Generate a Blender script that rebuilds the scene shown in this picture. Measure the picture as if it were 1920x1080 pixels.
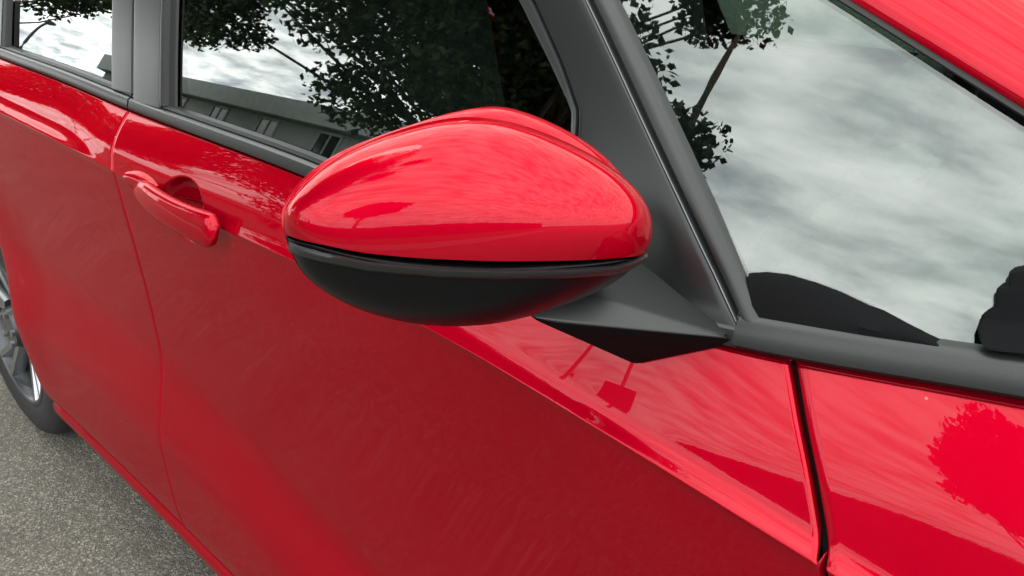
# A red hatchback seen close up along its right side: door mirror, doors, side glass, asphalt.
import bpy, bmesh, math, random
import numpy as np
from mathutils import Vector, Matrix

for o in list(bpy.data.objects):
    bpy.data.objects.remove(o)
scene = bpy.context.scene
COL = scene.collection

# ---------------------------------------------------------------- camera
cam_data = bpy.data.cameras.new('camera')
cam = bpy.data.objects.new('camera', cam_data)
COL.objects.link(cam)
cam_data.sensor_width = 36.0
cam_data.lens = 36.0 * 1544.0 / 1920.0
cam_data.clip_start = 0.02
cam_data.clip_end = 3000.0
cam.location = (-0.322, -1.290, 1.183)
_yaw, _pitch = math.radians(46.41), math.radians(22.23)
_dir = Vector((-math.cos(_yaw)*math.cos(_pitch), math.sin(_yaw)*math.cos(_pitch), -math.sin(_pitch)))
cam.rotation_euler = _dir.to_track_quat('-Z', 'Y').to_euler()
scene.camera = cam

# ---------------------------------------------------------------- sky, sun, exposure
SUN_EL, SUN_AZ = math.radians(52), math.radians(200)     # overcast: a weak, wide sun behind the cloud
world = bpy.data.worlds.new('World')
scene.world = world
world.use_nodes = True
wt = world.node_tree
wt.nodes.clear()
def wn(kind, **kw):
    n = wt.nodes.new(kind)
    for k, v in kw.items():
        setattr(n, k, v)
    return n
def wl(a, b):
    wt.links.new(a, b)
out = wn('ShaderNodeOutputWorld'); bg = wn('ShaderNodeBackground')
bg.inputs['Strength'].default_value = 0.15
nish = wn('ShaderNodeTexSky', sky_type='NISHITA')
nish.sun_disc = False
nish.sun_elevation = SUN_EL
nish.sun_rotation = math.radians(90) - SUN_AZ
tc = wn('ShaderNodeTexCoord')
sep = wn('ShaderNodeSeparateXYZ'); wl(tc.outputs['Generated'], sep.inputs[0])
zc_ = wn('ShaderNodeMath', operation='MAXIMUM'); wl(sep.outputs[2], zc_.inputs[0]); zc_.inputs[1].default_value = 0.0
za_ = wn('ShaderNodeMath', operation='ADD'); wl(zc_.outputs[0], za_.inputs[0]); za_.inputs[1].default_value = 0.12
dx_ = wn('ShaderNodeMath', operation='DIVIDE'); wl(sep.outputs[0], dx_.inputs[0]); wl(za_.outputs[0], dx_.inputs[1])
dy_ = wn('ShaderNodeMath', operation='DIVIDE'); wl(sep.outputs[1], dy_.inputs[0]); wl(za_.outputs[0], dy_.inputs[1])
comb = wn('ShaderNodeCombineXYZ'); wl(dx_.outputs[0], comb.inputs[0]); wl(dy_.outputs[0], comb.inputs[1])
def cloud_noise(scale, detail, rough, dist, sx, sy, ang):
    mp = wn('ShaderNodeMapping'); wl(comb.outputs[0], mp.inputs[0])
    mp.inputs['Scale'].default_value = (sx, sy, 1); mp.inputs['Rotation'].default_value = (0, 0, math.radians(ang))
    nz = wn('ShaderNodeTexNoise', noise_dimensions='3D'); wl(mp.outputs[0], nz.inputs['Vector'])
    nz.inputs['Scale'].default_value = scale; nz.inputs['Detail'].default_value = detail
    nz.inputs['Roughness'].default_value = rough; nz.inputs['Distortion'].default_value = dist
    return nz.outputs['Fac']
big = cloud_noise(1.1, 5, .52, .1, 1.0, 1.5, 25)         # where the cloud deck is thin
fine = cloud_noise(4.6, 6, .54, .15, 1.0, 2.3, 25)        # billows and streaks
mixn = wn('ShaderNodeMath', operation='MULTIPLY_ADD'); wl(fine, mixn.inputs[0]); mixn.inputs[1].default_value = .62
bm_ = wn('ShaderNodeMath', operation='MULTIPLY'); wl(big, bm_.inputs[0]); bm_.inputs[1].default_value = .38
wl(bm_.outputs[0], mixn.inputs[2])
ramp = wn('ShaderNodeValToRGB'); wl(mixn.outputs[0], ramp.inputs[0])
e = ramp.color_ramp.elements
e[0].position = .37; e[0].color = (.30, .33, .35, 1)
e[1].position = .64; e[1].color = (1.0, 1.0, .98, 1)
for p, c in ((.455, (.52, .55, .55, 1)), (.53, (.76, .78, .76, 1))):
    k = e.new(p); k.color = c
gain = wn('ShaderNodeVectorMath', operation='SCALE'); wl(ramp.outputs[0], gain.inputs[0]); gain.inputs['Scale'].default_value = 17.0
thin = wn('ShaderNodeValToRGB'); wl(big, thin.inputs[0])
thin.color_ramp.elements[0].position = .62; thin.color_ramp.elements[0].color = (1, 1, 1, 1)
thin.color_ramp.elements[1].position = .74; thin.color_ramp.elements[1].color = (.45, .45, .45, 1)
mixs = wn('ShaderNodeMix', data_type='RGBA'); wl(thin.outputs[0], mixs.inputs[0])
wl(nish.outputs[0], mixs.inputs[6]); wl(gain.outputs[0], mixs.inputs[7])
wl(mixs.outputs[2], bg.inputs['Color']); wl(bg.outputs[0], out.inputs[0])

sun_data = bpy.data.lights.new('sun', 'SUN')
sun_data.energy = 0.6
sun_data.angle = math.radians(25)
sun_data.color = (1.0, .96, .90)
sun = bpy.data.objects.new('sun', sun_data)
COL.objects.link(sun)
_s = Vector((math.cos(SUN_AZ)*math.cos(SUN_EL), math.sin(SUN_AZ)*math.cos(SUN_EL), math.sin(SUN_EL)))
sun.rotation_euler = (-_s).to_track_quat('-Z', 'Y').to_euler()
sun.location = _s * 50

vs = scene.view_settings
scene.display_settings.display_device = 'sRGB'
vs.view_transform = 'Standard'; vs.look = 'None'; vs.exposure = 1.2; vs.gamma = 1.0; vs.use_curve_mapping = False
scene.render.engine = 'CYCLES'
scene.cycles.max_bounces = 10
scene.cycles.glossy_bounces = 6
scene.cycles.transparent_max_bounces = 16


# ---------------------------------------------------------------- materials
def new_mat(name):
    m = bpy.data.materials.new(name); m.use_nodes = True
    return m, m.node_tree, m.node_tree.nodes['Principled BSDF']
def simple(name, col, rough=.5, metal=0.0, spec=.5, coat=0.0, bump=0.0, bscale=300, var=0.0):
    m, t, p = new_mat(name)
    p.inputs['Base Color'].default_value = (*col, 1); p.inputs['Roughness'].default_value = rough
    p.inputs['Metallic'].default_value = metal; p.inputs['Specular IOR Level'].default_value = spec
    p.inputs['Coat Weight'].default_value = coat; p.inputs['Coat Roughness'].default_value = .03
    if bump or var:
        c = t.nodes.new('ShaderNodeTexCoord'); n = t.nodes.new('ShaderNodeTexNoise')
        n.inputs['Scale'].default_value = bscale; n.inputs['Detail'].default_value = 4
        t.links.new(c.outputs['Object'], n.inputs['Vector'])
        if bump:
            b = t.nodes.new('ShaderNodeBump'); b.inputs['Strength'].default_value = bump; b.inputs['Distance'].default_value = .001
            t.links.new(n.outputs['Fac'], b.inputs['Height']); t.links.new(b.outputs[0], p.inputs['Normal'])
        if var:
            r = t.nodes.new('ShaderNodeMapRange'); r.inputs[1].default_value = .3; r.inputs[2].default_value = .7
            r.inputs[3].default_value = 1 - var; r.inputs[4].default_value = 1 + var
            t.links.new(n.outputs['Fac'], r.inputs[0])
            s = t.nodes.new('ShaderNodeVectorMath'); s.operation = 'SCALE'; s.inputs[0].default_value = col
            t.links.new(r.outputs[0], s.inputs['Scale']); t.links.new(s.outputs[0], p.inputs['Base Color'])
    return m

def car_paint(name='red car paint', col=(.335, .0001, .0105, 1), tint=(.9, .03, .05, 1)):
    m, t, p = new_mat(name)
    p.inputs['Metallic'].default_value = .6
    p.inputs['Specular Tint'].default_value = tint
    p.inputs['Roughness'].default_value = .40
    p.inputs['Specular IOR Level'].default_value = .0
    p.inputs['Coat Weight'].default_value = .50
    p.inputs['Coat Roughness'].default_value = .012
    p.inputs['Coat IOR'].default_value = 1.42
    c = t.nodes.new('ShaderNodeTexCoord')
    n = t.nodes.new('ShaderNodeTexNoise'); n.inputs['Scale'].default_value = 45; n.inputs['Detail'].default_value = 1.5
    t.links.new(c.outputs['Object'], n.inputs['Vector'])
    b = t.nodes.new('ShaderNodeBump'); b.inputs['Strength'].default_value = .0; b.inputs['Distance'].default_value = .001   # orange peel
    t.links.new(n.outputs['Fac'], b.inputs['Height'])
    # road dust and water spots, thin and patchy
    d = t.nodes.new('ShaderNodeTexNoise'); d.inputs['Scale'].default_value = 7; d.inputs['Detail'].default_value = 8; d.inputs['Roughness'].default_value = .7
    t.links.new(c.outputs['Object'], d.inputs['Vector'])
    r = t.nodes.new('ShaderNodeMapRange'); r.inputs[1].default_value = .45; r.inputs[2].default_value = .8; r.inputs[3].default_value = 0; r.inputs[4].default_value = .005
    t.links.new(d.outputs['Fac'], r.inputs[0])
    x = t.nodes.new('ShaderNodeMix'); x.data_type = 'RGBA'
    x.inputs[6].default_value = col; x.inputs[7].default_value = (.35, .28, .24, 1)
    t.links.new(r.outputs[0], x.inputs[0]); t.links.new(x.outputs[2], p.inputs['Base Color'])
    q = t.nodes.new('ShaderNodeMapRange'); q.inputs[1].default_value = .4; q.inputs[2].default_value = .9; q.inputs[3].default_value = .006; q.inputs[4].default_value = .03
    t.links.new(d.outputs['Fac'], q.inputs[0])
    # road film: the lower half of the doors is duller
    sx = t.nodes.new('ShaderNodeSeparateXYZ'); t.links.new(c.outputs['Object'], sx.inputs[0])
    f = t.nodes.new('ShaderNodeMapRange'); f.interpolation_type = 'SMOOTHSTEP'; t.links.new(sx.outputs[2], f.inputs[0])
    f.inputs[1].default_value = .84; f.inputs[2].default_value = .55; f.inputs[3].default_value = 0; f.inputs[4].default_value = .05
    ad = t.nodes.new('ShaderNodeMath'); ad.operation = 'ADD'; t.links.new(q.outputs[0], ad.inputs[0]); t.links.new(f.outputs[0], ad.inputs[1])
    t.links.new(ad.outputs[0], p.inputs['Coat Roughness'])
    # a few pale specks
    v = t.nodes.new('ShaderNodeTexVoronoi'); v.inputs['Scale'].default_value = 26; t.links.new(c.outputs['Object'], v.inputs['Vector'])
    sr = t.nodes.new('ShaderNodeSeparateColor'); t.links.new(v.outputs['Color'], sr.inputs[0])
    th = t.nodes.new('ShaderNodeMath'); th.operation = 'MULTIPLY'; th.inputs[1].default_value = .075; t.links.new(sr.outputs[0], th.inputs[0])
    lt = t.nodes.new('ShaderNodeMath'); lt.operation = 'LESS_THAN'; t.links.new(v.outputs['Distance'], lt.inputs[0]); t.links.new(th.outputs[0], lt.inputs[1])
    gt = t.nodes.new('ShaderNodeMath'); gt.operation = 'GREATER_THAN'; t.links.new(sr.outputs[1], gt.inputs[0]); gt.inputs[1].default_value = .82
    mu = t.nodes.new('ShaderNodeMath'); mu.operation = 'MULTIPLY'; t.links.new(lt.outputs[0], mu.inputs[0]); t.links.new(gt.outputs[0], mu.inputs[1])
    ms = t.nodes.new('ShaderNodeMath'); ms.operation = 'MULTIPLY'; ms.inputs[1].default_value = .22; t.links.new(mu.outputs[0], ms.inputs[0])
    x2 = t.nodes.new('ShaderNodeMix'); x2.data_type = 'RGBA'; t.links.new(ms.outputs[0], x2.inputs[0]); t.links.new(x.outputs[2], x2.inputs[6]); x2.inputs[7].default_value = (.5, .42, .38, 1)
    t.links.new(x2.outputs[2], p.inputs['Base Color'])
    return m

def glass(name, tint, boost=1.0):
    """car glass: a facing-dependent mix of a mirror and tinted see-through, the same from either face"""
    m = bpy.data.materials.new(name); m.use_nodes = True; t = m.node_tree; t.nodes.clear()
    o = t.nodes.new('ShaderNodeOutputMaterial'); mx = t.nodes.new('ShaderNodeMixShader')
    tr = t.nodes.new('ShaderNodeBsdfTransparent'); tr.inputs[0].default_value = (*tint, 1)
    gl = t.nodes.new('ShaderNodeBsdfGlossy'); gl.inputs['Roughness'].default_value = .0
    lw = t.nodes.new('ShaderNodeLayerWeight'); lw.inputs['Blend'].default_value = .5
    pw = t.nodes.new('ShaderNodeMath'); pw.operation = 'POWER'; pw.inputs[1].default_value = 5.0
    ma = t.nodes.new('ShaderNodeMath'); ma.operation = 'MULTIPLY_ADD'; ma.use_clamp = True
    ma.inputs[1].default_value = .9; ma.inputs[2].default_value = .05 * boost
    t.links.new(lw.outputs['Facing'], pw.inputs[0]); t.links.new(pw.outputs[0], ma.inputs[0])
    t.links.new(ma.outputs[0], mx.inputs[0]); t.links.new(tr.outputs[0], mx.inputs[1]); t.links.new(gl.outputs[0], mx.inputs[2])
    t.links.new(mx.outputs[0], o.inputs[0])
    return m

PAINT = car_paint()
DARKPAINT = car_paint('dark car paint', (.012, .013, .016, 1), (.5, .5, .55, 1))
GLASS = glass('side glass', (.50, .57, .54), 3.6)
QGLASS = glass('quarter glass', (.60, .68, .64), 2.2)
CORNER = simple('painted shade and reflection black', (.003, .003, .0035), .7, spec=.06)  # near-black for painted-in shade and imitated dark reflections
SCREEN = glass('windscreen glass', (.78, .85, .80), 1.4)
SATIN = simple('satin black pillar film', (.007, .0074, .008), .30, spec=.38, bump=.05, bscale=900)
TRIM = simple('grained black plastic', (.011, .0115, .012), .36, spec=.42, bump=.12, bscale=1400)
DARK = simple('dark grey plastic', (.003, .0033, .004), .30, spec=.16, bump=.15, bscale=800)
RUBBER = simple('black rubber', (.012, .012, .012), .6, spec=.3)
SILVER = simple('bright seal edge', (.12, .12, .125), .3, metal=.9)
CLOTH = simple('charcoal seat cloth', (.020, .020, .023), .9, spec=.2, bump=.5, bscale=500)
CABIN = simple('dark cabin plastic', (.012, .012, .013), .6, spec=.3)
LINER = simple('grey headlining', (.16, .155, .15), .95, spec=.1)
TYRE = simple('tyre rubber', (.018, .018, .019), .75, spec=.3, bump=.3, bscale=200)
ALLOY = simple('bright alloy', (.34, .35, .37), .32, metal=1.0)
GREYALLOY = simple('painted dark alloy', (.06, .062, .066), .35, metal=.6)
STEEL = simple('brake steel', (.25, .25, .26), .4, metal=1.0)
MIRROR = simple('mirror glass silver', (.85, .87, .88), .02, metal=1.0)
CLEAR = simple('lamp lens', (.16, .17, .18), .12, metal=.6, coat=1.0)
REDLENS = simple('red lamp lens', (.35, .01, .01), .1, coat=1.0)

# ---------------------------------------------------------------- shape of the body side



def curve(pts):
    """smooth (monotone cubic) curve through (x, y) points, linear beyond the ends"""
    xs = np.array([p[0] for p in pts], float); ys = np.array([p[1] for p in pts], float)
    h = np.diff(xs); s = np.diff(ys) / h
    m = np.zeros(len(xs)); m[0] = s[0]; m[-1] = s[-1]
    for i in range(1, len(xs) - 1):
        if s[i-1] * s[i] > 0:
            w1 = 2*h[i] + h[i-1]; w2 = h[i] + 2*h[i-1]
            m[i] = (w1 + w2) / (w1/s[i-1] + w2/s[i])
    def f(x):
        x = np.asarray(x, float)
        i = np.clip(np.searchsorted(xs, x) - 1, 0, len(xs) - 2)
        t = (x - xs[i]) / h[i]
        tc = np.clip(t, 0, 1)
        y = ((2*tc**3 - 3*tc**2 + 1)*ys[i] + (tc**3 - 2*tc**2 + tc)*h[i]*m[i]
             + (-2*tc**3 + 3*tc**2)*ys[i+1] + (tc**3 - tc**2)*h[i]*m[i+1])
        return y + np.where(t < 0, t*h[i]*m[i], 0) + np.where(t > 1, (t - 1)*h[i]*m[i+1], 0)
    return f

def smooth_curve(pts, sigma):
    """the same, blurred along x so that it has no kinks to show in a reflection"""
    f = curve(pts); x0, x1, n = -4.2, 1.6, 1161
    xs = np.linspace(x0, x1, n); st = xs[1] - xs[0]
    k = np.arange(-int(4*sigma/st), int(4*sigma/st) + 1)*st
    w = np.exp(-.5*(k/sigma)**2); w /= w.sum()
    pad = len(k)//2
    ext = f(np.linspace(x0 - pad*st, x1 + pad*st, n + 2*pad))
    ys = np.convolve(ext, w, 'valid')
    def g(x):
        x = np.asarray(x, float)
        u = np.clip((x - x0)/st, 1, n - 2.001); i = u.astype(int); t = u - i
        a, b, c, d = ys[i-1], ys[i], ys[np.minimum(i+1, n-1)], ys[np.minimum(i+2, n-1)]
        return b + .5*t*(c - a + t*(2*a - 5*b + 4*c - d + t*(3*(b - c) + d - a)))
    return g

def sstep(a, b, x):
    t = np.clip((np.asarray(x, float) - a) / (b - a), 0, 1)
    return t*t*(3 - 2*t)

# ---- the side of the car: x forward (front axle at 0), z up, W = half width -------------------
REAR_X, WHEEL_Z, ARCH_R = -2.55, 0.30, 0.395
ZB = smooth_curve([(-3.35, 1.045), (-2.8, 1.02), (-2.239, 0.9892), (-1.886, 0.9772), (-1.599, 0.9625), (-1.313, 0.9555), (-1.132, 0.9516), (-0.8, 0.928), (-0.587, 0.9154), (-0.562, 0.9185), (-0.536, 0.9186), (-0.463, 0.9278), (-0.4, 0.9345), (-0.2, 0.9385), (0, 0.905), (0.35, 0.825), (0.62, 0.71), (0.75, 0.61)], .075)     # belt line
ZC = smooth_curve([(-3.35, .95), (-2.6, .93), (-2.02, .904), (-1.66, .888), (-1.5, .876), (-1.24, .868), (-1.1, .868), (-.82, .858),
            (-.727, .845), (-.62, .829), (-.531, .813), (-.478, .803), (-.38, .784), (-.2, .75), (.1, .70), (.4, .65), (.75, .53)], .045)                      # crease line
WC = smooth_curve([(-3.35, .74), (-2.9, .815), (-2.55, .832), (-2.1, .832), (-1.5, .834), (-.9, .844), (-.6, .839), (-.45, .829),
            (-.1, .812), (.2, .80), (.45, .765), (.62, .70), (.75, .60)], 0.1)
WB = smooth_curve([(-3.35, .66), (-2.8, .735), (-2.3, .762), (-1.6, .777), (-1.1, .793), (-.85, .803), (-.70, .802), (-.60, .794), (-.54, .784), (-.40, .757),
            (-.20, .715), (0, .67), (.35, .61), (.62, .54), (.75, .48)], 0.03)
ZU = smooth_curve([(-2.4, .66), (-1.87, .645), (-1.53, .628), (-1.3, .585), (-1.0, .515), (-.6, .46), (0, .45)], 0.1)   # lower sculpt, top
ZL = smooth_curve([(-2.4, .42), (-1.8, .397), (-1.5, .392), (-1.2, .36), (-.8, .33), (0, .33)], 0.1)                    # lower sculpt, bottom
LEDGE = smooth_curve([(-3.35, .0), (-2.8, .017), (-1.80, .017), (-1.60, .001), (-1.45, .001), (-1.25, .004), (-.95, .006), (-.1, .0065), (.5, .004)], 0.05)
LEDW = smooth_curve([(-3.35, .0115), (-1.6, .0115), (-1.0, .007), (0, .007)], .1)
BAND = smooth_curve([(-3.35, .34), (-1.4, .25), (-.9, .14), (-.65, .15), (-.52, .32), (-.42, .42), (.3, .4)], .04)
SLP = smooth_curve([(-3.35, .27), (-1.4, .27), (-.8, .36), (.3, .38)], .06)
SPOW = smooth_curve([(-3.35, 1.5), (-1.4, 1.6), (-.9, 1.5), (-.62, 1.15), (-.48, 1.3), (.3, 1.4)], .04)
TUMBLE = smooth_curve([(-3.3, .42), (-2.0, .33), (-1.2, .34), (-.8, .36), (-.4, .32), (0, .32)], 0.1)
TLOW = smooth_curve([(-3.3, .0), (-1.2, .0), (-.85, .04), (-.62, .34), (-.4, .36), (0, .36)], 0.04)       # glass stands steeper just above the belt

def W(x, z):
    x = np.asarray(x, float); z = np.asarray(z, float)
    zb, zc, wc, wb = ZB(x), ZC(x), WC(x), WB(x)
    t = z - zc; h = np.maximum(zb - zc, .02); led = LEDGE(x)
    s = np.clip(t / h, 0, 1)
    tp = np.maximum(t, 0)                               # ledge on the crease, a steep band, then the shoulder lies back
    lw = LEDW(x); sb = BAND(x); pw = SPOW(x)
    ld = led * (1 - np.exp(-(tp / lw)**1.6))
    sl = SLP(x)
    up = wc - ld - sl * tp - (wc - wb - led - sl * h) * np.maximum(0, (s - sb) / (1 - sb))**pw
    u = np.maximum(-t, 0)
    lo = wc - .012 * sstep(-.02, .24, u) + .012 * sstep(-.02, .24, 0) - .003 * (1 - np.exp(-u / .004))
    zu, zl = ZU(x), ZL(x)
    lo = lo + .034 * sstep(.12, .88, (zu - z) / (zu - zl))
    lo = lo - 2.2 * np.maximum(.33 - z, 0)**2
    dz = np.maximum(z - zb, 0)
    xg = np.minimum(x + dz * sstep(-1.35, -1.0, x), .3)
    wg = WB(xg) - .12 * .04 * np.log1p(np.exp((xg + .55) / .04)) * sstep(.026, .038, dz)   # the front quarter glass turns inward about its sloping rear edge
    gh = wg - TUMBLE(x) * dz - .16 * dz**2 + TLOW(x) * .042 * (1 - np.exp(-dz / .042))
    y = np.where(t < 0, lo, np.where(z > zb, gh, up))
    for cx in (REAR_X, 0.0):                       # flared wheel arches
        r = np.sqrt((x - cx)**2 + (z - WHEEL_Z)**2)
        y = y + .014 * np.exp(-((r - ARCH_R) / .09)**2) * sstep(.25, .45, z) * sstep(0, .1, zc - z)
    return y

# ---------------------------------------------------------------- mesh helpers
def empty(name, loc=(0, 0, 0), rz=0.0):
    o = bpy.data.objects.new(name, None); COL.objects.link(o)
    o.location = loc; o.rotation_euler = (0, 0, rz); o.empty_display_size = .2
    return o
def tag(o, label, cat, group=None, kind=None):
    o['label'] = label; o['category'] = cat
    if group: o['group'] = group
    if kind: o['kind'] = kind
    return o
def mesh_obj(name, verts, faces, mat, parent=None, smooth=True, kind=None):
    me = bpy.data.meshes.new(name)
    me.from_pydata([tuple(map(float, v)) for v in verts], [], [tuple(int(i) for i in f) for f in faces])
    me.materials.append(mat)
    if smooth:
        me.shade_smooth()
    me.update()
    o = bpy.data.objects.new(name, me); COL.objects.link(o)
    if parent: o.parent = parent
    if kind: o['kind'] = kind
    return o
def bm_obj(name, bm, mat, parent=None, smooth=True, angle=None, kind=None):
    me = bpy.data.meshes.new(name)
    bmesh.ops.recalc_face_normals(bm, faces=bm.faces)
    bm.to_mesh(me); bm.free()
    me.materials.append(mat)
    if smooth:
        if angle: me.shade_auto_smooth(angle=angle) if hasattr(me, 'shade_auto_smooth') else me.shade_smooth()
        else: me.shade_smooth()
        if angle and hasattr(me, 'set_sharp_from_angle'):
            me.set_sharp_from_angle(angle=angle)
    o = bpy.data.objects.new(name, me); COL.objects.link(o)
    if parent: o.parent = parent
    if kind: o['kind'] = kind
    return o
def grid_faces(nu, nv, base=0, wrap_u=False, flip=False):
    fs = []
    for i in range(nu if wrap_u else nu - 1):
        for j in range(nv - 1):
            a = base + i*nv + j; b = base + ((i + 1) % nu)*nv + j
            f = (a, b, b + 1, a + 1)
            fs.append(f[::-1] if flip else f)
    return fs
def grid_normals(P):
    du = np.gradient(P, axis=0); dv = np.gradient(P, axis=1)
    n = np.cross(du, dv); n /= (np.linalg.norm(n, axis=2, keepdims=True) + 1e-12)
    return n
def shell(name, P, mat, parent, out_dir=(0, -1, 0), ret=.018, soft=.0008, kind=None):
    """a pressed panel: a grid of points with softened edges and a folded-in flange all round"""
    P = np.array(P, float); nu, nv = P.shape[:2]
    N = grid_normals(P)
    if (N[nu//2, nv//2] @ np.array(out_dir)) < 0: N = -N
    flip = (np.cross(P[1, 0] - P[0, 0], P[0, 1] - P[0, 0]) @ N[0, 0]) < 0
    Q = P.copy()
    for sl in ((0, slice(None)), (-1, slice(None)), (slice(None), 0), (slice(None), -1)):
        Q[sl] = P[sl] - N[sl]*soft
    verts = list(Q.reshape(-1, 3)); faces = grid_faces(nu, nv, 0, False, flip)
    ring = [(i, 0) for i in range(nu)] + [(nu-1, j) for j in range(1, nv)] + [(i, nv-1) for i in range(nu-2, -1, -1)] + [(0, j) for j in range(nv-2, 0, -1)]
    base = len(verts)
    for (i, j) in ring:
        verts.append(P[i, j] - N[i, j]*ret)
    n = len(ring)
    for k in range(n):
        a = ring[k][0]*nv + ring[k][1]; b = ring[(k+1) % n][0]*nv + ring[(k+1) % n][1]
        f = (b, a, base + k, base + (k+1) % n)
        faces.append(f if not flip else f[::-1])
    return mesh_obj(name, verts, faces, mat, parent, True, kind)
def edge_params(n, e):
    return np.concatenate([[0, e], np.linspace(e, 1 - e, n)[1:-1], [1 - e, 1]])

# a closed strip lying on the side of the car between two lines of (x, z), raised by a profile of (across 0..1, height)
def resample(line, n):
    L = np.array(line, float); d = np.concatenate([[0], np.cumsum(np.linalg.norm(np.diff(L, axis=0), axis=1))])
    s = np.linspace(0, d[-1], n)
    return np.stack([np.interp(s, d, L[:, k]) for k in range(L.shape[1])], 1)
def strip_on_side(name, A, B, mat, parent, prof, n=40, sharp=None, kind=None):
    A = resample(A, n); B = resample(B, n)
    m = len(prof); verts = []
    for a, b in zip(A, B):
        for s, h in prof:
            x, z = a*(1 - s) + b*s
            verts.append((x, -(float(W(x, z)) + h), z))
    faces = grid_faces(n, m, 0, False)
    faces += [(i*m, i*m + m - 1, (i+1)*m + m - 1, (i+1)*m) for i in range(n - 1)]
    faces += [tuple(range(m)), tuple((n-1)*m + k for k in range(m - 1, -1, -1))]
    bm = bmesh.new(); vs_ = [bm.verts.new(v) for v in verts]
    for f in faces:
        try: bm.faces.new([vs_[i] for i in f])
        except ValueError: pass
    return bm_obj(name, bm, mat, parent, True, sharp or math.radians(40), kind)
def loft(name, sections, mat, parent, cap=True, angle=math.radians(45), kind=None):
    bm = bmesh.new(); R_ = [[bm.verts.new(tuple(map(float, p))) for p in s] for s in sections]
    k = len(R_[0])
    for a, b in zip(R_[:-1], R_[1:]):
        for i in range(k):
            bm.faces.new((a[i], a[(i+1) % k], b[(i+1) % k], b[i]))
    if cap:
        bm.faces.new(R_[0][::-1]); bm.faces.new(R_[-1])
    return bm_obj(name, bm, mat, parent, True, angle, kind)
def tube_pts(path, rad, seg=10):
    path = [Vector(p) for p in path]; secs = []
    for i, p in enumerate(path):
        t = (path[min(i+1, len(path)-1)] - path[max(i-1, 0)]).normalized()
        u = t.orthogonal().normalized() if abs(t.z) > .95 else t.cross(Vector((0, 0, 1))).normalized()
        v = t.cross(u); r = rad[i] if hasattr(rad, '__len__') else rad
        secs.append([p + (u*math.cos(2*math.pi*k/seg) + v*math.sin(2*math.pi*k/seg))*r for k in range(seg)])
    return secs
def box_bm(bm, c, s, bev=0.0, rot=None):
    r = bmesh.ops.create_cube(bm, size=1)
    M = Matrix.Translation(c) @ (rot.to_4x4() if rot is not None else Matrix()) @ Matrix.Diagonal((*s, 1))
    bmesh.ops.transform(bm, matrix=M, verts=r['verts'])
    if bev:
        ed = list({e for v in r['verts'] for e in v.link_edges})
        bmesh.ops.bevel(bm, geom=ed, offset=bev, segments=3, affect='EDGES', profile=.6)
def mirror_to_left(o, parent=None):
    """the same part (and its sub-parts) on the left side of the car"""
    c = o.copy(); COL.objects.link(c); c.parent = parent or o.parent
    c.location.y = -o.location.y
    if parent is None or parent is CAR: c.scale.y = -1
    for ch in list(o.children):
        d = ch.copy(); COL.objects.link(d); d.parent = c
    return c

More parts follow.
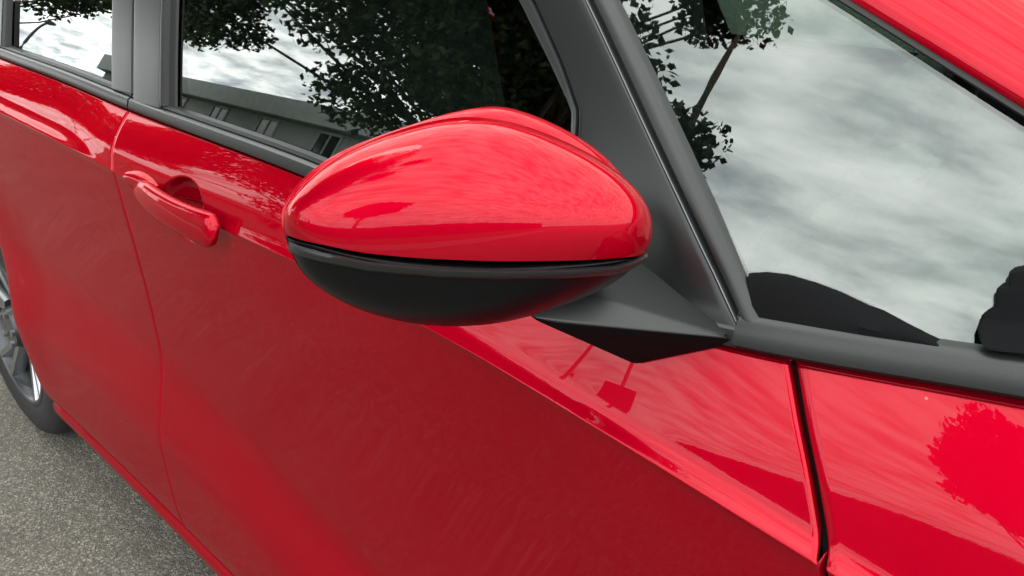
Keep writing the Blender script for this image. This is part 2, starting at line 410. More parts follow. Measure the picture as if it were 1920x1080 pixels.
# ---------------------------------------------------------------- the road
def asphalt():
    m, t, p = new_mat('old asphalt')
    c = t.nodes.new('ShaderNodeTexCoord')
    v = t.nodes.new('ShaderNodeTexVoronoi'); v.inputs['Scale'].default_value = 165; v.inputs['Randomness'].default_value = 1
    v2 = t.nodes.new('ShaderNodeTexVoronoi'); v2.inputs['Scale'].default_value = 330
    n = t.nodes.new('ShaderNodeTexNoise'); n.inputs['Scale'].default_value = 2.2; n.inputs['Detail'].default_value = 9; n.inputs['Roughness'].default_value = .65
    n2 = t.nodes.new('ShaderNodeTexNoise'); n2.inputs['Scale'].default_value = 60; n2.inputs['Detail'].default_value = 6; n2.inputs['Roughness'].default_value = .75
    for k in (v, v2, n, n2): t.links.new(c.outputs['Object'], k.inputs['Vector'])
    sepc = t.nodes.new('ShaderNodeSeparateColor'); t.links.new(v.outputs['Color'], sepc.inputs[0])
    r = t.nodes.new('ShaderNodeValToRGB'); t.links.new(sepc.outputs[0], r.inputs[0])
    E = r.color_ramp.elements; E[0].position = 0; E[0].color = (0.1173, 0.1072, 0.0891, 1); E[1].position = 1; E[1].color = (0.3450, 0.3158, 0.2585, 1)
    k = E.new(.5); k.color = (0.1794, 0.1653, 0.1375, 1); k = E.new(.8); k.color = (0.2346, 0.2155, 0.1782, 1)
    binder = t.nodes.new('ShaderNodeMapRange'); t.links.new(v.outputs['Distance'], binder.inputs[0])
    binder.inputs[1].default_value = .30; binder.inputs[2].default_value = .62; binder.inputs[3].default_value = 0; binder.inputs[4].default_value = .75
    mx = t.nodes.new('ShaderNodeMix'); mx.data_type = 'RGBA'; t.links.new(binder.outputs[0], mx.inputs[0])
    t.links.new(r.outputs[0], mx.inputs[6]); mx.inputs[7].default_value = (0.0897, 0.0832, 0.0693, 1)
    mr = t.nodes.new('ShaderNodeMapRange'); t.links.new(n.outputs['Fac'], mr.inputs[0]); mr.inputs[1].default_value = .3; mr.inputs[2].default_value = .7
    mr.inputs[3].default_value = .78; mr.inputs[4].default_value = 1.18
    mr2 = t.nodes.new('ShaderNodeMapRange'); t.links.new(n2.outputs['Fac'], mr2.inputs[0]); mr2.inputs[1].default_value = .3; mr2.inputs[2].default_value = .7
    mr2.inputs[3].default_value = .72; mr2.inputs[4].default_value = 1.28
    mm = t.nodes.new('ShaderNodeMath'); mm.operation = 'MULTIPLY'; t.links.new(mr.outputs[0], mm.inputs[0]); t.links.new(mr2.outputs[0], mm.inputs[1])
    sc = t.nodes.new('ShaderNodeVectorMath'); sc.operation = 'SCALE'; t.links.new(mx.outputs[2], sc.inputs[0]); t.links.new(mm.outputs[0], sc.inputs['Scale'])
    t.links.new(sc.outputs[0], p.inputs['Base Color']); p.inputs['Roughness'].default_value = .8; p.inputs['Specular IOR Level'].default_value = .3
    b = t.nodes.new('ShaderNodeBump'); b.inputs['Strength'].default_value = .8; b.inputs['Distance'].default_value = .004; b.invert = True
    ad = t.nodes.new('ShaderNodeMath'); ad.operation = 'ADD'; t.links.new(v.outputs['Distance'], ad.inputs[0]); t.links.new(v2.outputs['Distance'], ad.inputs[1])
    t.links.new(ad.outputs[0], b.inputs['Height']); t.links.new(b.outputs[0], p.inputs['Normal'])
    return m
gv, gf = [], []
rings = [0, 3, 8, 20, 60, 200, 700, 2200]
gv.append((0, 0, 0))
for r in rings[1:]:
    for k in range(48): gv.append((r*math.cos(2*math.pi*k/48), r*math.sin(2*math.pi*k/48), 0))
for k in range(48): gf.append((0, 1 + k, 1 + (k+1) % 48))
for i in range(len(rings) - 2):
    for k in range(48):
        a = 1 + i*48; gf.append((a + k, a + 48 + k, a + 48 + (k+1) % 48, a + (k+1) % 48))
road = mesh_obj('road', gv, gf, asphalt(), None, True, 'structure')

# ---------------------------------------------------------------- the car
CAR = tag(empty('hatchback', (0, 0, 0)), 'glossy red five-door hatchback with black pillars and a red and black door mirror', 'car')

HBX, HBZ, HBRX, HBRZ = -1.358, .868, .060, .041
def door_surface(x, z, bowl):
    y = W(x, z)
    if bowl is not None:
        bx, bz = bowl
        r2 = ((x - bx)/HBRX)**2 + ((z - bz)/HBRZ)**2
        y = y - .034*np.sqrt(np.clip(1 - r2, 0, 1))*sstep(0, .12, 1 - np.sqrt(np.clip(r2, 0, 1)))
    return y
def body_panel(name, xa, xb, zlow, ztop, parent, nu=120, bowl=None, nlow=56):
    v1 = np.concatenate([[0, .006], np.linspace(.006, 1, nlow)[1:]])             # sill -> crease
    v1 = 1 - (1 - v1)**1.25
    v1[0] = 0; v1[1] = .005
    w = np.linspace(0, 1, 54)**1.15; w = np.concatenate([w[:-1], [.965, 1]])      # crease -> belt
    us = edge_params(nu, .0014)
    P = np.zeros((len(us), len(v1) + len(w) - 1, 3))
    for i, u in enumerate(us):
        x = np.full(P.shape[1], xa(.8)*(1 - u) + xb(.8)*u)
        for it in range(8):
            z0, zc, zt = zlow(x), ZC(x), ztop(x)
            zlo = z0[:len(v1)] + (zc - z0)[:len(v1)]*v1
            zup = zc[len(v1):] + (zt - zc)[len(v1):]*w[1:]
            z = np.concatenate([zlo, zup])
            x = xa(z)*(1 - u) + xb(z)*u
        P[i, :, 0] = x; P[i, :, 2] = z; P[i, :, 1] = -door_surface(x, z, bowl)
    return shell(name, P, PAINT, parent)
SILL = curve([(-3.35, .30), (-2.3, .285), (-1.8, .278), (-1.3, .27), (-.5, .265), (.5, .25)])
BELT = lambda x: ZB(x) - .002
GF = curve([(0.2, -0.452), (0.5, -0.455), (0.7, -0.461), (0.7949, -0.4727), (0.8442, -0.4934), (0.8833, -0.5151), (0.9189, -0.5343)])   # front shut line x(z)
GB = curve([(.25, -1.50), (.45, -1.535), (.70, -1.560), (.80, -1.566), (.87, -1.572), (.92, -1.590), (.965, -1.607), (1.0, -1.617)])         # B-post shut line
def arch_x(z, cx, side):
    return cx + side*np.sqrt(np.maximum(ARCH_R**2 - (np.asarray(z, float) - WHEEL_Z)**2, 1e-6))
def rear_edge(z):
    z = np.asarray(z, float); a = arch_x(np.minimum(z, .63), REAR_X, 1)
    return np.where(z < .63, a, np.maximum(arch_x(.63, REAR_X, 1) - (z - .63)*.03, -2.36))
front_door = body_panel('front_door', lambda z: GB(z) + .0017, lambda z: GF(z) - .0030, SILL, BELT, CAR, 320, (HBX, HBZ), 90)
rear_door = body_panel('rear_door', lambda z: rear_edge(z) + .0, lambda z: GB(z) - .0017, SILL, BELT, CAR, 120, (HBX - .90, HBZ + .036))
def fender_low(x):
    x = np.asarray(x, float)
    a = WHEEL_Z + np.sqrt(np.maximum(ARCH_R**2 - x**2, 0))
    return np.where(np.abs(x) < ARCH_R - .002, np.maximum(a, SILL(x)), SILL(x))
fender = body_panel('front_fender', lambda z: GF(z) + .0032, lambda z: np.full_like(np.asarray(z, float), .46), fender_low, BELT, CAR, 150)
def quarter_low(x):
    x = np.asarray(x, float); d = x - REAR_X
    a = WHEEL_Z + np.sqrt(np.maximum(ARCH_R**2 - d**2, 0))
    return np.where(np.abs(d) < ARCH_R - .002, np.maximum(a, .30), .30)
def quarter_front(z):
    z = np.asarray(z, float)
    return np.where(z > .6, rear_edge(z) - .0045, -2.336)
quarter = body_panel('rear_quarter', lambda z: np.full_like(np.asarray(z, float), -3.30), lambda z: np.full_like(np.asarray(z, float), -2.322), quarter_low, BELT, CAR, 110)

# near-black strip inside the front shut line, painting in the shade of the gap
sv_, sf_ = [], []
zs_ = np.linspace(.30, .925, 60)
for z in zs_:
    for dx in (-.0042, .0042):
        x = float(GF(z)) + dx; sv_.append((x, -(float(W(x, min(z, float(ZB(x)) - .002))) - .010), z))
gap_shade = mesh_obj('gap_shade', sv_, grid_faces(len(zs_), 2), CORNER, fender)
# sill (rocker) below the doors
xs = np.linspace(-2.12, -.42, 40)
P = []
for x in xs:
    w0 = float(W(x, .30)); z0 = float(SILL(x))
    P.append([(x, -(w0 - .020), z0 + .02), (x, -(w0 - .008), z0 - .003), (x, -(w0 - .004), z0 - .007), (x, -(w0 - .002), z0 - .013), (x, -(w0 - .003), z0 - .028), (x, -(w0 - .008), z0 - .040), (x, -(w0 - .022), z0 - .050), (x, -(w0 - .06), z0 - .060), (x, -(w0 - .16), z0 - .066)])
sill = shell('sill_panel', P, PAINT, CAR, ret=.02)

# ---- greenhouse ----
def on(x, z, h=0.0): return (x, -(float(W(x, z)) + h), z)
def zbl(x, d=0.0): return (x, float(ZB(x)) + d)
ROOF_Z = 1.43
GR = lambda z: -1.475 - .40*(z - .984)            # rear edge of the front glass
GRU = lambda z: -1.506 - .40*(z - .984)           # its rubber
BC = lambda z: -1.597 - .41*(z - .974)            # shut line between the two pillar covers
RG = lambda z: -1.684 - .42*(z - .996)            # front edge of the rear glass
RR = lambda z: -2.206 - .38*(z - 1.017)           # rear edge of the rear glass
_sv = curve([(0.9214, -0.5612), (0.9951, -0.6316), (1.0664, -0.7045), (1.1446, -0.7868), (1.3, -0.955), (1.45, -1.095)])
SV = lambda z: float(_sv(z))             # front edge of the sail panel
_sf = curve([(0.9423, -0.5624), (1.001, -0.6174), (1.0665, -0.6823), (1.1452, -0.765), (1.3, -0.93), (1.45, -1.07)])
SF = lambda z: float(_sf(z))            # rear edge of the quarter glass
AL = lambda x: 0.8697 + (-0.4777)*x            # lower edge of the A-pillar z(x)
AU = lambda x: 1.1523 - .53*(x - (-0.4872))             # its upper edge
AINV = lambda z: (z - (0.8697))/(-0.4777)
flat = lambda o, i: [(0, i), (0, o - .0012), (.012, o - .0003), (.03, o), (.06, o + .0001), (.3, o + .0003), (.7, o + .0003), (.94, o + .0001), (.97, o), (.988, o - .0003), (1, o - .0012), (1, i)]
roundp = lambda o, i: [(0, i), (0, o*.2), (.12, o*.75), (.3, o), (.55, o*1.02), (.8, o*.8), (.95, o*.3), (1, i)]
def vline(fx, z0, z1, n=14, dx=0.0):
    return [(fx(z) + dx, z) for z in np.linspace(z0, z1, n)]
def glass_slab(name, fx0, fx1, z0f, z1f, mat, parent, inset=-.007, nu=40, nv=24, box=None, bow=.16):
    """one pane: a smooth, almost flat surface fitted to the side of the car over box = (x0, x1, z0, z1)"""
    bx0, bx1, bz0, bz1 = box
    X, Z = np.meshgrid(np.linspace(bx0, bx1, 12), np.linspace(bz0, bz1, 10))
    X = X.ravel(); Z = Z.ravel(); ok = np.array([fx0(z) - .01 <= x <= fx1(z) + .01 for x, z in zip(X, Z)]); X, Z = X[ok], Z[ok]
    Y = W(X, Z) + bow*(Z - 1.0)**2
    A_ = np.stack([np.ones_like(X), X, Z], 1); co = np.linalg.lstsq(A_, Y, rcond=None)[0]
    pane = lambda x, z: co[0] + co[1]*x + co[2]*z - bow*(z - 1.0)**2 - .012*(x - (bx0 + bx1)/2)**2
    P = np.zeros((nu, nv, 3))
    for i in range(nu):
        for j in range(nv):
            u, v = i/(nu-1), j/(nv-1)
            x = 0.0; z = 1.1
            for it in range(6):
                x = fx0(z)*(1-u) + fx1(z)*u; z = z0f(x)*(1-v) + z1f(x)*v
            P[i, j] = (x, -(float(pane(x, z)) + inset), z)
    N = grid_normals(P)
    if N[nu//2, nv//2, 1] > 0: N = -N
    verts = list(P.reshape(-1, 3)) + list((P - N*.004).reshape(-1, 3))
    f1 = grid_faces(nu, nv); k = nu*nv
    faces = f1 + [tuple(q + k for q in f[::-1]) for f in f1]
    return mesh_obj(name, verts, faces, mat, parent)
# front door window
FSX = curve([(0.95, -0.735), (1.0, -0.762), (1.0449, -0.755), (1.0698, -0.7764), (1.1009, -0.8123), (1.1425, -0.8599), (1.3, -1.045), (1.45, -1.22)])    # glass front edge
glass_slab('window_pane', lambda z: GRU(z) - .01, lambda z: FSX(z) + .012, lambda x: float(ZB(x)) + .004, lambda x: min(ROOF_Z, 1.42), GLASS, front_door, -.010, box=(-1.5, -.82, .985, 1.22))
strip_on_side('belt_moulding', [zbl(x, -.002) for x in np.linspace(-1.606, -.572, 60)], [zbl(x, .0215) for x in np.linspace(-1.606, -.572, 60)], TRIM, front_door,
              [(0, -.008), (0, .001), (.08, .0045), (.25, .006), (.62, .006), (.70, .0035), (.74, -.001), (.80, .0015), (.97, .0005), (1, -.008)], 90)
strip_on_side('pillar_cover', vline(BC, .976, 1.45, dx=.0022), vline(GRU, .976, 1.45), SATIN, front_door, flat(.004, -.008), 30)
strip_on_side('window_rubber', vline(GRU, .98, 1.45, dx=.001), vline(GR, .98, 1.45), RUBBER, front_door, [(0, -.008), (0, .002), (.2, .0045), (.40, .004), (.46, -.003), (.95, -.005), (1, -.008)], 30)
strip_on_side('window_seal', vline(GRU, .98, 1.45, dx=.0015), vline(GRU, .98, 1.45, dx=.0055), SILVER, front_door, [(0, .001), (0, .0052), (.5, .0058), (1, .0052), (1, .001)], 30)
zz = [.932, .96, 1.0, 1.036, 1.06, 1.095, 1.141, 1.22, 1.30, 1.38, 1.45]
RUBX = curve([(0.93, -0.742), (1.0, -0.76), (1.0434, -0.7502), (1.0668, -0.7642), (1.0979, -0.7941), (1.143, -0.8423), (1.3, -1.028), (1.45, -1.2)])
strip_on_side('window_rubber', [(float(FSX(z)) - .001, z) for z in zz], [(float(RUBX(z)) + .001, z) for z in zz], TRIM, front_door,
              [(0, -.009), (0, -.004), (.2, .001), (.6, .003), (.9, .0025), (1, -.001), (1, -.009)], 60)
sail = strip_on_side('sail_panel', [(float(RUBX(z)) + .0035, z) for z in zz], [(SV(z) - .001, z) for z in [.922, .948, .99, 1.03, 1.06, 1.095, 1.141, 1.22, 1.30, 1.38, 1.45]], SATIN, front_door,
              [(0, -.010), (0, .001), (.01, .0030), (.025, .0036), (.05, .0037), (.2, .0039), (.4, .004), (.6, .004), (.8, .004), (.95, .0039), (.98, .0036), (.993, .003), (1, .0015), (1, -.010)], 70)
strip_on_side('window_seal', vline(SV, .924, 1.45, dx=-.0006), vline(SV, .924, 1.45, dx=.0007), SILVER, front_door, [(0, -.002), (0, .0036), (.5, .0042), (1, .0034), (1, -.002)], 40)
strip_on_side('door_frame', [(x, 1.40) for x in np.linspace(-1.74, -1.10, 30)], [(x, 1.452) for x in np.linspace(-1.76, -1.16, 30)], SATIN, front_door, flat(.005, -.012), 30)
# rear door window
glass_slab('window_pane', lambda z: RR(z) - .01, lambda z: RG(z) + .012, lambda x: float(ZB(x)) + .004, lambda x: 1.42, GLASS, rear_door, -.010, box=(-2.2, -1.7, 1.0, 1.22))
strip_on_side('belt_moulding', [zbl(x, -.002) for x in np.linspace(-2.36, -1.611, 50)], [zbl(x, .0225) for x in np.linspace(-2.36, -1.611, 50)], TRIM, rear_door,
              [(0, -.008), (0, .001), (.08, .0045), (.25, .006), (.62, .006), (.70, .0035), (.74, -.001), (.80, .0015), (.97, .0005), (1, -.008)], 60)
strip_on_side('pillar_cover', vline(RG, .985, 1.45), vline(BC, .985, 1.45, dx=-.0012), SATIN, rear_door, flat(.004, -.008), 30)
strip_on_side('division_bar', vline(RR, 1.01, 1.45, dx=-.022), vline(RR, 1.01, 1.45), RUBBER, rear_door, flat(.003, -.008), 30)
strip_on_side('door_frame', vline(RR, 1.01, 1.45, dx=-.16), vline(RR, 1.01, 1.45, dx=-.0225), SATIN, rear_door, flat(.004, -.012), 30)
strip_on_side('door_frame', [(x, 1.40) for x in np.linspace(-2.36, -1.785, 30)], [(x, 1.452) for x in np.linspace(-2.38, -1.80, 30)], SATIN, rear_door, flat(.005, -.012), 30)

# quarter window ahead of the door: glass, trim and seal
qx = np.linspace(-.575, -.172, 40)
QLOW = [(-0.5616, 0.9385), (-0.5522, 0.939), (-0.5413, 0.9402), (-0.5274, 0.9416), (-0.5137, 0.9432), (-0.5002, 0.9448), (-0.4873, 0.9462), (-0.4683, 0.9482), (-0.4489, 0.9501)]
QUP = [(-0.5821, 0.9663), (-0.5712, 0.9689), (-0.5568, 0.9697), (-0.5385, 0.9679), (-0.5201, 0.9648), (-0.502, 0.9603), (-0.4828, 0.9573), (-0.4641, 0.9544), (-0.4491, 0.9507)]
quarter_window = strip_on_side('quarter_window', vline(SV, .924, 1.45, dx=.0035), vline(SF, .924, 1.45, dx=.0), TRIM, CAR,
              [(0, -.010), (0, -.001), (.10, .001), (.2, .0035), (.5, .0045), (.8, .003), (.97, .0), (1, -.010)], 60)
glass_slab('window_pane', lambda z: SF(z) - .012, lambda z: AINV(z) + .02, lambda x: float(ZB(x)) + .003, lambda x: 1.44, QGLASS, quarter_window, -.010, 40, 40, box=(-.78, -.42, .945, 1.16), bow=.10)
strip_on_side('reflection_patch', QLOW, QUP, CORNER, quarter_window, [(0, -.008), (0, .0005), (.4, .0008), (.8, -.0002), (.93, -.002), (1, -.005), (1, -.009)], 60)  # added black piece imitating a dark reflection low in the glass
strip_on_side('belt_moulding', [zbl(x, -.003) for x in qx], [zbl(x, .0235) for x in qx], TRIM, quarter_window,
              [(0, -.020), (0, -.003), (.06, .002), (.2, .0062), (.5, .0068), (.8, .005), (.93, .0022), (1, -.003), (1, -.010)], 60)
BLOCKA = [(-0.4247, 0.9563), (-0.4294, 0.9584), (-0.4346, 0.9628), (-0.4358, 0.968), (-0.4321, 0.9728), (-0.4302, 0.9746), (-0.4325, 0.9828), (-0.4329, 0.985), (-0.4274, 0.9875), (-0.4297, 0.9948), (-0.4242, 0.9973)]
BLOCKB = [(-0.3832, 0.9619), (-0.385, 0.9639), (-0.3892, 0.9692), (-0.3916, 0.976), (-0.3929, 0.9805), (-0.3943, 0.9847), (-0.3957, 0.989), (-0.3965, 0.992), (-0.3975, 0.9948), (-0.3989, 0.9991), (-0.3999, 1.0019)]
strip_on_side('reflection_block', BLOCKA, BLOCKB, CORNER, quarter_window, [(0, -.010), (0, .002), (.04, .005), (.2, .006), (.7, .006), (.97, .005), (1, .001), (1, -.010)], 40)  # added black block, imitates a dark shape mirrored in the glass
ax = np.linspace(-1.16, -.175, 50)
strip_on_side('window_seal', [(x, AL(x) - .0045) for x in ax], [(x, AL(x) + .0005) for x in ax], RUBBER, quarter_window, [(0, -.010), (0, -.003), (.3, -.001), (.8, -.001), (1, -.004), (1, -.012)], 50)
# A-pillar: a curved red post from the fender to the roof
secs = []
for x in np.linspace(-1.22, -.165, 60):
    zl, zu = AL(x), AU(x)
    sec = []
    for s in np.linspace(0, 1, 12):
        z = zl + (zu - zl)*s
        inw = .030*max(0, s - .35)**2/.42 + .006*max(0, .12 - s)/.12
        sec.append((x + .012*s, -(float(W(x, z)) - inw + .003), z))
    yb = sec[-1][1]
    sec += [(x + .01, yb + .035, zu - .012), (x, sec[0][1] + .05, zl + .004)]
    secs.append(sec)
a_pillar = loft('a_pillar', secs, PAINT, CAR, True, math.radians(50))

# windscreen, bonnet, roof, tail
def patch(name, f, nu, nv, mat, parent, thick=0.0, out_dir=(0, 0, 1), flange=True, kind=None):
    P = np.array([[f(i/(nu-1), j/(nv-1)) for j in range(nv)] for i in range(nu)], float)
    if thick:
        N = grid_normals(P)
        if N[nu//2, nv//2] @ np.array(out_dir) < 0: N = -N
        verts = list(P.reshape(-1, 3)) + list((P - N*thick).reshape(-1, 3)); f1 = grid_faces(nu, nv); k = nu*nv
        return mesh_obj(name, verts, f1 + [tuple(q + k for q in g[::-1]) for g in f1], mat, parent, True, kind)
    return shell(name, P, mat, parent, out_dir, kind=kind)
def screen_pt(u, v):
    x = -.15 + (-1.16 + .15)*v; z = AU(x) - .006
    y0 = float(W(x, AU(x))) - .034
    s = 2*u - 1
    return (x + .20*(1 - abs(s)**2.2)*(1 - .75*v) + .01, s*y0, z + (.045 + .0*v)*(1 - s*s) - .0)
windscreen = patch('windscreen', screen_pt, 50, 30, SCREEN, CAR, .005)
def roof_pt(u, v):
    x = -1.155 - 2.05*v; s = 2*u - 1
    zr = 1.452 - .10*max(0, v - .62)**2
    y0 = float(W(x, zr)) + .004 - .05*max(0, v - .8)
    a = abs(s)
    zz_ = zr + .070*(1 - a**2.6)
    return (x + .11*(1 - a*a)*max(0, 1 - v*6)*.0 + (.10*(1 - a**2.2)*(1 - v)**6), s*y0, zz_)
roof = patch('roof', roof_pt, 60, 60, PAINT, CAR)
def bonnet_pt(u, v):
    s = 2*u - 1; x = -.150 + .835*v + .20*(1 - abs(s)**2.2)*(1 - v) + .05*(1 - s*s)*v
    xe = min(x, .70); y0 = float(WB(-.15 + .815*v)) - .006
    return (x, s*y0, float(ZB(-.15 + .795*v)) + .003 + .085*(1 - abs(s)**2.4)*(1 - .35*v))
bonnet = patch('bonnet', bonnet_pt, 50, 40, PAINT, CAR)
def bumper_pt(u, v):
    s = 2*u - 1; z = .20 + .50*v; a = abs(s)
    x = .80 - .33*a**4 - .05*abs(v - .45) - .02*(1 - v)
    y = s*(.815 - .02*v)
    return (x, y, z)
front_bumper = patch('front_bumper', bumper_pt, 60, 26, PAINT, CAR, 0, (1, 0, 0))
def nose_pt(u, v):
    a = bumper_pt(.08 + .84*u, 1.0); c = bonnet_pt(u, 1.0)
    return (a[0]*(1-v) + c[0]*v + .02*math.sin(math.pi*v), a[1]*(1-v) + c[1]*v, (a[2] - .01)*(1-v) + (c[2] - .006)*v)
patch('nose_panel', nose_pt, 50, 10, PAINT, front_bumper, 0, (1, 0, .3))
bm = bmesh.new(); box_bm(bm, (.79, 0, .36), (.05, 1.0, .16), .02); bm_obj('grille', bm, DARK, front_bumper, True, .6)
for k in range(4):
    bm = bmesh.new(); box_bm(bm, (.815, 0, .31 + .035*k), (.02, .96, .012), .004); bm_obj('grille_bar', bm, TRIM, front_bumper, True, .6)
for sgn in (-1, 1):
    secs = []
    for t in np.linspace(0, 1, 12):
        y = sgn*(.42 + .30*t); x = .80 - .34*t**2.2; h = .052*(1 - .3*t)
        secs.append([(x + .02*math.cos(a) - .03, y, .655 + .045*t + h*math.sin(a)) for a in np.linspace(0, 2*math.pi, 14)[:-1]])
    hl = loft('headlight', secs, CLEAR, CAR)

def tail_pt(u, v):
    s = 2*u - 1; z = .42 + .62*v; a = abs(s)
    return (-3.40 + .13*a**4 + .03*v, s*(.70 - .04*v), z)
tailgate = patch('tailgate', tail_pt, 40, 24, PAINT, CAR, 0, (-1, 0, 0))
def rg_pt(u, v):
    s = 2*u - 1; z = 1.05 + .375*v
    return (-3.365 + .19*v + .10*abs(s)**3, s*(.64 - .13*v), z)
glass_r = patch('rear_window', rg_pt, 30, 20, GLASS, tailgate, .005, (-1, 0, 0))
def rb_pt(u, v):
    s = 2*u - 1; a = abs(s)
    return (-3.46 + .26*a**4 + .05*abs(v - .5), s*.79, .22 + .34*v)
rear_bumper = patch('rear_bumper', rb_pt, 50, 16, PAINT, CAR, 0, (-1, 0, 0))
for sgn in (-1, 1):
    secs = [[(-3.30 + .05*math.cos(a) - .03*(1 - t), sgn*(.66 + .05*math.sin(a)), .72 + .36*t) for a in np.linspace(0, 2*math.pi, 13)[:-1]] for t in np.linspace(0, 1, 10)]
    loft('tail_light', secs, REDLENS, CAR)
# rear side panel of the greenhouse (C-post) with its small black edge
c_post = strip_on_side('c_post', [(x, float(ZB(x)) - .001) for x in np.linspace(-3.30, -2.37, 24)], [(x, 1.452) for x in np.linspace(-3.18, -2.53, 24)], PAINT, CAR, flat(.003, -.015), 24)

# wheels
def wheel_at(x, name_parent=None):
    r0 = WHEEL_Z
    wroot = empty('wheel', (x, -.795, r0)); wroot.parent = CAR
    seg = 72
    prof = [(.205, .0), (.215, -.006), (.235, -.010), (.262, -.010), (.283, -.002), (.294, .012), (.299, .03), (.300, .09), (.299, .16), (.292, .185), (.27, .198), (.21, .19)]
    v = [(p[0]*math.cos(a), p[1], p[0]*math.sin(a)) for a in np.linspace(0, 2*math.pi, seg + 1)[:-1] for p in prof]
    mesh_obj('tyre', v, grid_faces(seg, len(prof), 0, True), TYRE, wroot)
    prof = [(.212, .0), (.209, -.006), (.200, -.007), (.194, .0), (.188, .03), (.182, .12), (.20, .18)]
    v = [(p[0]*math.cos(a), p[1], p[0]*math.sin(a)) for a in np.linspace(0, 2*math.pi, seg + 1)[:-1] for p in prof]
    mesh_obj('rim', v, grid_faces(seg, len(prof), 0, True), GREYALLOY, wroot)
    for k in range(10):                                # five pairs of spokes
        a0 = 2*math.pi*(k//2)/5 + (.17 if k % 2 else -.17) + .25
        d = Vector((math.cos(a0), 0, math.sin(a0))); n = Vector((-math.sin(a0), 0, math.cos(a0)))
        a1 = 2*math.pi*(k//2)/5 + .25; d1 = Vector((math.cos(a1), 0, math.sin(a1)))
        secs = []
        for t in np.linspace(0, 1, 7):
            c = d1*.045*(1 - t) + d*(.04 + .155*t)*1.0
            w_ = .013 - .003*t; y = .018 - .022*t + .0
            secs.append([c + n*w_ + Vector((0, y + .006, 0)), c + n*w_*.7 + Vector((0, y, 0)), c - n*w_*.7 + Vector((0, y, 0)), c - n*w_ + Vector((0, y + .006, 0)), c - n*w_ + Vector((0, y + .03, 0)), c + n*w_ + Vector((0, y + .03, 0))])
        loft('spoke', secs, ALLOY, wroot)
    bm = bmesh.new(); bmesh.ops.create_cone(bm, cap_ends=True, segments=40, radius1=.058, radius2=.05, depth=.03, matrix=Matrix.Translation((0, .012, 0)) @ Matrix.Rotation(math.pi/2, 4, 'X'))
    bm_obj('hub', bm, GREYALLOY, wroot, True, .6)
    for k in range(5):
        a = 2*math.pi*k/5
        bm = bmesh.new(); bmesh.ops.create_cone(bm, cap_ends=True, segments=6, radius1=.010, radius2=.009, depth=.014, matrix=Matrix.Translation((.042*math.cos(a), -.004, .042*math.sin(a))) @ Matrix.Rotation(math.pi/2, 4, 'X'))
        bm_obj('wheel_nut', bm, ALLOY, wroot, True, .6)
    bm = bmesh.new(); bmesh.ops.create_cone(bm, cap_ends=True, segments=48, radius1=.13, radius2=.13, depth=.012, matrix=Matrix.Translation((0, .075, 0)) @ Matrix.Rotation(math.pi/2, 4, 'X'))
    bm_obj('brake_disc', bm, STEEL, wroot, True, .6)
    return wroot
wheels = [wheel_at(REAR_X), wheel_at(0.0)]
for w_ in wheels: mirror_to_left(w_, CAR)
# arch liners and floor, dark
for cx in (REAR_X, 0.0):
    v = []
    for a in np.linspace(-.25, math.pi + .25, 40):
        for y, rr in ((-.80, .388), (-.55, .385)):
            v.append((cx + rr*math.cos(a), y, WHEEL_Z + rr*math.sin(a)))
    for a in np.linspace(-.25, math.pi + .25, 40): v.append((cx + .02*math.cos(a), -.55, WHEEL_Z + .02*math.sin(a)))
    fs = grid_faces(40, 2); fs += [(2*i + 1, 2*i + 3, 80 + i + 1, 80 + i) for i in range(39)]
    o = mesh_obj('arch_liner', v, fs, RUBBER, CAR); mirror_to_left(o, CAR)
bm = bmesh.new(); box_bm(bm, (-1.3, 0, .245), (4.0, 1.10, .10), .02); box_bm(bm, (-1.27, 0, .25), (1.66, 1.50, .09), .02)
bm_obj('floor_pan', bm, RUBBER, CAR, True, .6)

# ---- cabin ----
for (xa_, xb_) in ((-1.56, -.62), (-2.30, -1.62)):
    P = [[(x, -(float(W(x, min(z, float(ZB(x)) - .001))) - .075 - .02*math.sin((z - .3)*4)), z) for z in np.linspace(.32, float(ZB(x)) - .012, 14)] for x in np.linspace(xa_, xb_, 16)]
    d = front_door if xa_ > -1.6 else rear_door
    shell('door_card', P, CABIN, d, (0, 1, 0))
def seat(x, y, w_):
    s = empty('seat', (x, y, 0)); s.parent = CAR
    bm = bmesh.new(); box_bm(bm, (0, 0, .52), (.50, w_, .17), .06); bm_obj('seat_cushion', bm, CLOTH, s, True, .8)
    rot = Matrix.Rotation(math.radians(-14), 3, 'Y')
    bm = bmesh.new(); box_bm(bm, (-.31, 0, .84), (.14, w_*.96, .62), .055, rot); bm_obj('seat_back', bm, CLOTH, s, True, .8)
    bm = bmesh.new(); box_bm(bm, (-.40, 0, 1.235), (.10, .26, .17), .045, rot); bm_obj('headrest', bm, CLOTH, s, True, .8)
    return s
seat(-1.16, -.37, .50); seat(-1.16, .37, .50); seat(-2.02, -.33, .60); seat(-2.02, .33, .60)
secs = []
for y in np.linspace(-.66, .66, 30):
    k = .02*math.cos(y*3)
    secs.append([(-.02, y, .915), (-.22, y, .945), (-.38, y, .955 + k), (-.50, y, .945 + k), (-.55, y, .915), (-.54, y, .80), (-.46, y, .62), (-.05, y, .60)])
loft('dashboard', secs, CABIN, CAR, True, math.radians(60))
sw = empty('steering_wheel', (-.66, -.37, .93)); sw.parent = CAR; sw.rotation_euler = (0, math.radians(-65), 0)
bm = bmesh.new()
R1, R2 = .18, .016
vv = [[bm.verts.new(((R1 + R2*math.cos(b))*math.cos(a), (R1 + R2*math.cos(b))*math.sin(a), R2*math.sin(b))) for b in np.linspace(0, 2*math.pi, 11)[:-1]] for a in np.linspace(0, 2*math.pi, 41)[:-1]]
